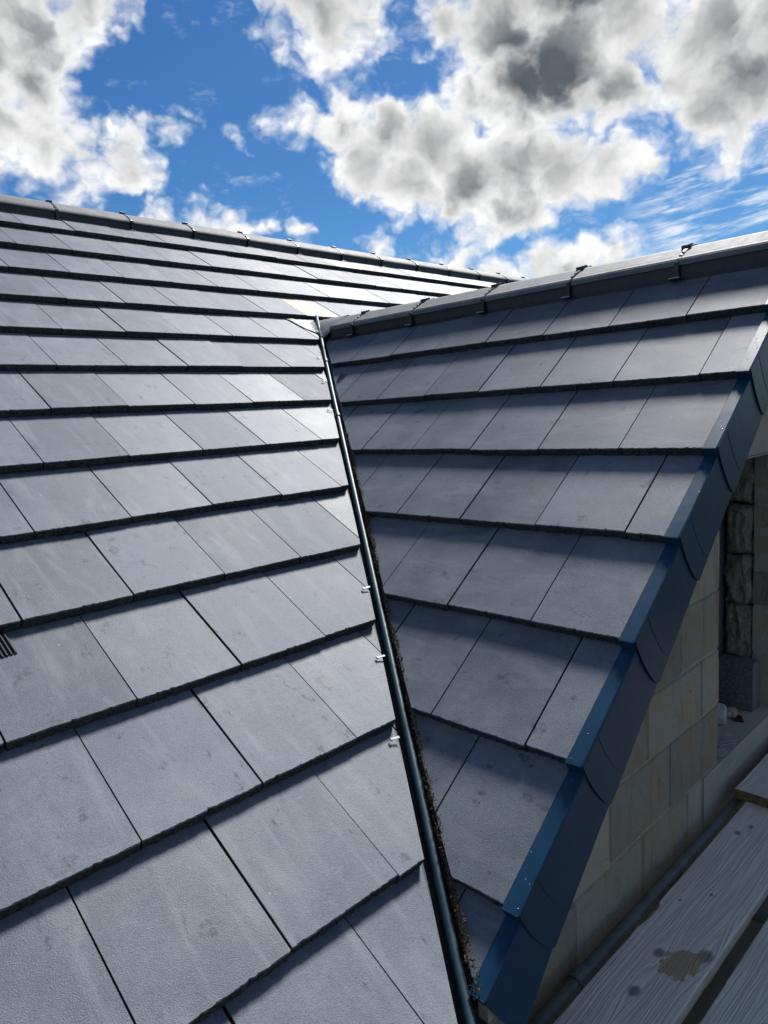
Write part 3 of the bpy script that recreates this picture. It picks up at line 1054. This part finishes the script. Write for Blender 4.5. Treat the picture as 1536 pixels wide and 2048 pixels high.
tag(put('lead_flashing', lb.mesh('lead_flashing', [M['lead']], True)),
    'crumpled pale lead saddle where the valley bar meets the cross ridge', 'flashing')

# ------------------------------------------------------------------ gable wall
gable_wall = thing('gable_wall', 'buff sandstone gable wall with unfinished window opening under the navy verge', 'wall', (0.3, WALL_Y, -6.6))
COURSE = [-1.02, -1.247, -1.475, -1.715, -1.947, -2.183, -2.407, -2.648, -2.872, -3.10, -3.33, -3.56]
JL, JR = 0.815, 1.49                 # window jambs
SILL_Z = -2.655


def stone(x0, x1, z0, z1):
    m_ = 0.0042
    poly = []
    def seg(a, b_):
        d = math.dist(a, b_)
        k = max(1, int(d / 0.05))
        for i in range(k):
            t = i / k
            poly.append((a[0] + (b_[0] - a[0]) * t + rng.uniform(-0.0014, 0.0014), a[1] + (b_[1] - a[1]) * t + rng.uniform(-0.0014, 0.0014), False))
    c4 = [(x0 + m_, z0 + m_), (x1 - m_, z0 + m_), (x1 - m_, z1 - m_), (x0 + m_, z1 - m_)]
    for i in range(4): seg(c4[i], c4[(i + 1) % 4])
    # stay below the roof slopes
    poly = clip(poly, TC, -1.0, ZC - TC * XC - 0.13)
    if len(poly) > 2: poly = clip(poly, -TC, -1.0, ZC + TC * (1.12 - XC) + TC * 1.12 - 0.13)
    if len(poly) < 3 or area(poly) < 0.001: return
    n = len(poly)
    cx, cz = sum(p[0] for p in poly) / n, sum(p[1] for p in poly) / n
    proud = rng.uniform(-0.001, 0.004)
    r0, r1, r2 = [], [], []
    for x, z, _ in poly:
        d = max(0.02, math.hypot(x - cx, z - cz))
        k = 1 - 0.007 / d
        r0.append((cx + (x - cx) * k, WALL_Y - proud + rng.uniform(-0.0012, 0.0012), cz + (z - cz) * k))
        r1.append((x, WALL_Y + 0.0075, z))
        r2.append((x, WALL_Y + 0.104, z))
    b = MB()
    b.v = r0 + r1 + r2
    b.f.append(list(range(n))); b.m.append(0)
    for i in range(n):
        j = (i + 1) % n
        b.f.append([n + i, n + j, j, i]); b.m.append(0)
        b.f.append([2 * n + i, 2 * n + j, n + j, n + i]); b.m.append(0)
    put('stone', b.mesh('stone_mesh', [M['stone']]), gable_wall)


PERP = {4: [0.46, -0.02], 5: [0.639, 0.2, -0.25], 6: [0.373, -0.054, -0.46], 7: [0.516, 0.16, -0.268, -0.70]}
for i in range(len(COURSE) - 1):
    z1, z0 = COURSE[i], COURSE[i + 1]
    if i == 7: right_end = 0.658
    elif i > 7: right_end = 3.2
    elif i <= 1: right_end = None
    else: right_end = JL
    if right_end is not None:
        xs = [right_end] + [x for x in PERP.get(i, []) if x < right_end]
        while xs[-1] > -1.15: xs.append(xs[-1] - rng.uniform(0.30, 0.52))
        for a, b_ in zip(xs, xs[1:]): stone(b_, a, z0 if not (i == 6 and a == JL) else SILL_Z + 0.002, z1)
    if i <= 1:                       # above the lintel
        xs = [0.62 - 0.15 * i]
        if i == 1:
            stone(0.30, 0.62, z0, z1)
            stone(1.66, 2.05, z0, z1)
        else:
            for a in (0.7, 1.1, 1.5): stone(a, a + 0.4, z0, z1)
    elif i < 7:                      # right of the window
        xs = [JR]
        while xs[-1] < 3.1: xs.append(xs[-1] + rng.uniform(0.28, 0.48))
        for a, b_ in zip(xs, xs[1:]): stone(a, b_, z0, z1)
    elif i == 7:
        xs = [1.72]
        while xs[-1] < 3.1: xs.append(xs[-1] + rng.uniform(0.3, 0.5))
        for a, b_ in zip(xs, xs[1:]): stone(a, b_, z0, z1)

# mortar body behind the faces, in pieces round the opening
mb = MB()
yb0, yb1 = WALL_Y + 0.0065, WALL_Y + 0.098


def slab(poly):
    poly = [(x, z, False) for x, z in poly]
    poly = clip(poly, TC, -1.0, ZC - TC * XC - 0.14)
    poly = clip(poly, -TC, -1.0, ZC + TC * (1.12 - XC) + TC * 1.12 - 0.14)
    n = len(poly)
    vs = [(x, yb0, z) for x, z, _ in poly] + [(x, yb1, z) for x, z, _ in poly]
    mb.add(vs, [tuple(range(n)), tuple(reversed(range(n, 2 * n)))] + [(i + n, (i + 1) % n + n, (i + 1) % n, i) for i in range(n)])


slab([(-1.2, -3.6), (JL - 0.005, -3.6), (JL - 0.005, -0.7), (-1.2, -0.7)])
slab([(JR + 0.005, -3.6), (3.2, -3.6), (3.2, -0.7), (JR + 0.005, -0.7)])
slab([(JL - 0.005, -3.6), (JR + 0.005, -3.6), (JR + 0.005, -2.70), (JL - 0.005, -2.70)])
slab([(JL - 0.005, -1.44), (JR + 0.005, -1.44), (JR + 0.005, -0.7), (JL - 0.005, -0.7)])
put('mortar', mb.mesh('mortar', [M['mortar']]), gable_wall)
# wall below, its colour holding the shade under the boards, and inner leaf
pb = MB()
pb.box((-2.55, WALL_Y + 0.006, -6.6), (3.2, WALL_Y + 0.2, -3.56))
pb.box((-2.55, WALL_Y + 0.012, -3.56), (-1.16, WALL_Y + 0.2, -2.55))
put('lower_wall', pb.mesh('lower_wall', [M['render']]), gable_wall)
pb = MB()
poly = [(-0.9, -3.5), (3.1, -3.5), (1.12, -0.85)]
pb.add([(x, -3.285, z) for x, z in poly] + [(x, -3.18, z) for x, z in poly], [(0, 1, 2), (5, 4, 3), (3, 4, 1, 0), (4, 5, 2, 1), (5, 3, 0, 2)])
put('inner_leaf', pb.mesh('inner_leaf', [M['block']]), gable_wall)
# sill and lintel
sb = MB()
sb.box((0.662, WALL_Y - 0.0035, -2.868), (1.716, -3.24, SILL_Z), 0, 0.003)
put('window_sill', sb.mesh('window_sill', [M['sill']]), gable_wall)
sb = MB()
sb.box((0.625, WALL_Y - 0.002, -1.468), (1.655, -3.44, -1.251), 0, 0.003)
sb.box((0.628, WALL_Y - 0.006, -1.474), (1.652, -3.44, -1.4685), 0, 0.001)
put('lintel', sb.mesh('lintel', [M['sill']]), gable_wall)

# mineral wool batts standing in the open cavity of the far jamb
def batt(z0, z1, seed, bulge):
    b = MB()
    ny, nz = 12, 18
    def pt(i, j, side):
        y = -3.425 + 0.128 * i / ny
        z = z0 + (z1 - z0) * j / nz
        e = min(i, ny - i) / 3.0
        f = min(j, nz - j) / 2.5
        rnd_ = min(1.0, e) ** 0.5 * min(1.0, f) ** 0.5
        nz_ = mnoise.noise(Vector((y * 55, z * 14 + seed * 9, seed))) * 0.018 + mnoise.noise(Vector((y * 20, z * 40, seed + 4))) * 0.012
        x = JR + 0.03 - (0.022 + bulge) * rnd_ + nz_ if side == 0 else JR + 0.11
        y += 0.024 * mnoise.noise(Vector((z * 11, seed * 3.0, 1.0 + (i > ny / 2)))) * (0.25 + 0.75 * abs(i / ny - 0.5) * 2)
        return (x, y, z + 0.011 * mnoise.noise(Vector((y * 26, seed, z0 * 3 + j * 0.12))))
    vs = [pt(i, j, 0) for j in range(nz + 1) for i in range(ny + 1)]
    fs = [(j * (ny + 1) + i, j * (ny + 1) + i + 1, (j + 1) * (ny + 1) + i + 1, (j + 1) * (ny + 1) + i) for j in range(nz) for i in range(ny)]
    b.add(vs, fs)
    y0_, y1_ = -3.425, -3.297
    xb = JR + 0.10
    xf = JR + 0.028
    b.add([(xf, y0_, z0), (xb, y0_, z0), (xb, y0_, z1), (xf, y0_, z1)], [(0, 1, 2, 3)])
    b.add([(xf, y0_, z0), (xf, y1_, z0), (xb, y1_, z0), (xb, y0_, z0)], [(0, 1, 2, 3)])
    b.add([(xf, y0_, z1), (xb, y0_, z1), (xb, y1_, z1), (xf, y1_, z1)], [(0, 1, 2, 3)])
    return b.mesh('insulation_batt_mesh', [M['wool']], True)


for (z0, z1), s, bl in zip(((-2.47, -2.19), (-2.186, -1.955), (-1.95, -1.715), (-1.71, -1.48)), (1, 2, 3, 4), (0.004, 0.016, 0.020, 0.010)):
    put('insulation_batt', batt(z0, z1, s, bl), gable_wall)

# ------------------------------------------------------------------ things on the sill
cb = MB()
cb.box((1.384, -3.466, SILL_Z + 0.001), (1.478, -3.305, -2.432), 0, 0.004)
tag(put('concrete_block', cb.mesh('concrete_block', [M['block']])), 'dark grey concrete block standing on the window sill', 'block')


def rough_lump(name, c, s, seed, mat_, rz=0.0):
    b = MB()
    vs, fs = [], []
    n, m_ = 10, 7
    for j in range(m_ + 1):
        for i in range(n):
            a = 2 * math.pi * i / n
            t = math.pi * j / m_
            p = Vector((math.cos(a) * math.sin(t), math.sin(a) * math.sin(t), -math.cos(t)))
            k = max(abs(p.x), abs(p.y), abs(p.z)) ** 0.75
            p = p / k
            p *= 1 + 0.16 * mnoise.noise(p * 1.6 + Vector((seed, 0, 0)))
            vs.append((p.x * s[0], p.y * s[1], p.z * s[2]))
    for j in range(m_):
        for i in range(n):
            fs.append((j * n + i, j * n + (i + 1) % n, (j + 1) * n + (i + 1) % n, (j + 1) * n + i))
    b.add(vs, fs)
    return put(name, b.mesh(name, [mat_]), None, Matrix.Translation(c) @ Matrix.Rotation(rz, 4, 'Z'))


tag(rough_lump('stone_offcut', (1.185, -3.398, SILL_Z + 0.043), (0.034, 0.026, 0.042), 3.0, M['white_stone'], 0.4),
    'pale chipped stone offcut on the sill behind the jamb', 'stone')
tag(rough_lump('mortar_lump', (1.30, -3.405, SILL_Z + 0.014), (0.045, 0.022, 0.014), 8.0, M['mortar'], 0.3),
    'flat grey lump of mortar on the sill beside the block', 'mortar')
cb = MB()
cb.box((-0.032, -0.020, 0.0), (0.032, 0.020, 0.006), 0, 0.001)
cb.box((-0.006, 0.018, 0.001), (0.030, 0.024, 0.012), 0, 0.001)
tag(put('plastic_scrap', cb.mesh('plastic_scrap', [M['red']]), None, Matrix.Translation((1.272, -3.442, SILL_Z + 0.0015)) @ Matrix.Rotation(0.5, 4, 'Z')),
    'small flat dark maroon plastic scrap on the window sill', 'scrap')
wb = MB()
for _ in range(46):
    t = rng.random()
    cx, cy = 0.845 + 0.26 * rng.random() ** 1.2, -3.455 - 0.075 * rng.random()
    a = rng.uniform(0, math.pi * 2)
    L_ = rng.uniform(0.02, 0.05)
    h0 = SILL_Z + 0.003 + rng.random() * 0.022
    dx, dy = math.cos(a) * L_ / 2, math.sin(a) * L_ / 2
    px, py = -dy * 0.35, dx * 0.35
    dz = rng.uniform(-0.004, 0.012)
    pts = [(cx - dx + px, cy - dy + py, h0 + 0.004), (cx - dx, cy - dy, h0), (cx + dx, cy + dy, h0 + dz), (cx + dx + px, cy + dy + py, h0 + dz + 0.003)]
    for p, q in zip(pts, pts[1:]):
        wb.sweep(tube_rings([p, q], 0.0011, 5))
for k in range(5):                   # a few hang over the front of the sill
    x = 0.84 + 0.03 * k
    pts = [(x + 0.03, -3.515, SILL_Z + 0.006), (x, WALL_Y - 0.008, SILL_Z + 0.004), (x - 0.016, WALL_Y - 0.012, SILL_Z - 0.035 - 0.01 * (k % 2)), (x + 0.004, WALL_Y - 0.012, SILL_Z - 0.042)]
    for p, q in zip(pts, pts[1:]):
        wb.sweep(tube_rings([p, q], 0.0011, 5))
tag(put('wire_ties', wb.mesh('wire_ties', [M['wire']])), 'tangle of thin bent wire ties on the sill by the near jamb', 'wire', kind='stuff')

# ------------------------------------------------------------------ scaffold
def board(name, x0, x1, y0, y1, z0, z1, mat_, seed, chips=()):
    r_ = random.Random(seed)
    n = 150
    rings = []
    for i in range(n + 1):
        x = x0 + (x1 - x0) * i / n
        j0 = 0.0022 * mnoise.noise(Vector((x * 9, seed, 0))) + 0.0012 * mnoise.noise(Vector((x * 40, seed, 5)))
        j1 = 0.0022 * mnoise.noise(Vector((x * 9, seed, 9))) + 0.0012 * mnoise.noise(Vector((x * 40, seed, 7)))
        for cx, cw, cd in chips:
            if abs(x - cx) < cw: j1 -= cd * (1 - abs(x - cx) / cw) ** 0.4
        e = 0.004
        rings.append([(x, y0 + j0, z0 + e), (x, y0 + e + j0, z0), (x, y1 - e + j1, z0), (x, y1 + j1, z0 + e),
                      (x, y1 + j1, z1 - e), (x, y1 - e + j1, z1), (x, y0 + e + j0, z1), (x, y0 + j0, z1 - e)])
    b = MB()
    b.sweep(rings, caps=False)
    b.f = [list(reversed(f)) for f in b.f]
    b.add(rings[0], [tuple(range(8))], 1)
    b.add(rings[-1], [tuple(reversed(range(8)))], 1)
    return put(name, b.mesh('scaffold_board_mesh', [mat_, M['end_grain']]))


BT = -2.78
wood1 = mat_wood('scaffold_timber_knotty', [(-0.146, -3.726, 0.019), (-0.319, -3.736, 0.020), (0.589, -3.681, 0.014), (0.657, -3.704, 0.011), (-0.075, -3.828, 0.026), (0.195, -3.74, 0.007), (0.109, -3.677, 0.007)],
                 stain=(-0.150, -3.792, 0.052), seed=3.0)
wood2 = mat_wood('scaffold_timber_outer', [(0.12, -3.98, 0.016), (-0.22, -4.03, 0.018)], seed=11.0)
wood3 = mat_wood('scaffold_timber_upper', [(1.3, -3.69, 0.016)], seed=23.0)
tag(board('scaffold_board', -1.6, 2.7, -3.855, -3.630, BT - 0.038, BT, wood1, 5, chips=((-0.02, 0.06, 0.010), (0.03, 0.02, 0.008))),
    'weathered grey scaffold board with dark knots and a brown stain', 'board', 'scaffold boards')
tag(board('scaffold_board', -1.4, 2.7, -4.125, -3.902, BT - 0.038, BT, wood2, 8),
    'outer grey scaffold board in the bottom right corner', 'board', 'scaffold boards')
tag(board('scaffold_board', 0.822, 2.9, -3.812, -3.588, BT + 0.0015, BT + 0.0395, wood3, 13),
    'upper scaffold board lapped on top, showing its brown sawn end', 'board', 'scaffold boards')


wood_spare = M['low_bounce_wood']  # unseen outer boards, coloured dark to keep their bounce off the verge
for i, lab in enumerate(('third scaffold board out from the wall', 'fourth scaffold board out from the wall', 'outermost scaffold board of the platform')):
    y1_ = -4.15 - 0.245 * i
    tag(board('scaffold_board', -1.7, 2.7, y1_ - 0.223, y1_, BT - 0.038, BT, wood_spare, 20 + i), lab, 'board', 'scaffold boards')


def tube(name, a, b_, label, couplers=()):
    t = MB()
    a, b_ = Vector(a), Vector(b_)
    rings = tube_rings([a, a.lerp(b_, 0.5), b_], 0.0242, 18)
    t.sweep(rings)
    o = put(name, t.mesh(name, [M['galv']], True))
    tag(o, label, 'tube', 'scaffold tubes')
    for q in couplers:
        c = MB()
        m_ = a.lerp(b_, q)
        d = (b_ - a).normalized()
        c.sweep(tube_rings([m_ - d * 0.03, m_ - d * 0.026, m_ + d * 0.026, m_ + d * 0.03], 0.0305, 14))
        put('coupler', c.mesh('coupler', [M['galv']]), o)
    return o


tube('scaffold_tube', (-1.7, -3.578, -2.832), (2.8, -3.578, -2.832), 'grey scaffold tube running along the foot of the gable wall', (0.305, 0.72))
tube('scaffold_tube', (0.285, -4.95, -2.843), (0.285, -3.61, -2.843), 'short cross tube under the boards, seen in the gap between them')

# eaves gutter and fascia of the main roof
ev = thing('eaves_gutter', 'dark gutter end below the foot of the valley', 'gutter', (-1.6, -3.80, -2.56))
eb = MB()
prof = [(-3.80 + 0.056 * math.cos(q), -2.52 + 0.056 * math.sin(q)) for q in [math.pi + math.pi * k / 10 for k in range(11)]]
inn = [(-3.80 + 0.052 * math.cos(q), -2.52 + 0.052 * math.sin(q)) for q in [2 * math.pi - math.pi * k / 10 for k in range(11)]]
eb.sweep([[(x, y, z) for y, z in prof + inn] for x in (-2.5, -0.97)])
put('channel', eb.mesh('gutter_channel', [M['tray']]), ev)
eb = MB()
eb.sweep([[(x, y, z) for y, z in prof] for x in (-0.97, -0.966)])
put('stop_end', eb.mesh('gutter_stop_end', [M['tray']]), ev)
eb = MB()
eb.box((-2.5, -3.725, -2.66), (-0.985, -3.705, -2.50))
put('fascia', eb.mesh('fascia', [M['black']]), ev)
eb = MB()
eb.box((-2.5, -3.714, -2.675), (-0.98, -3.535, -2.66))
put('soffit', eb.mesh('soffit', [M['black']]), ev)
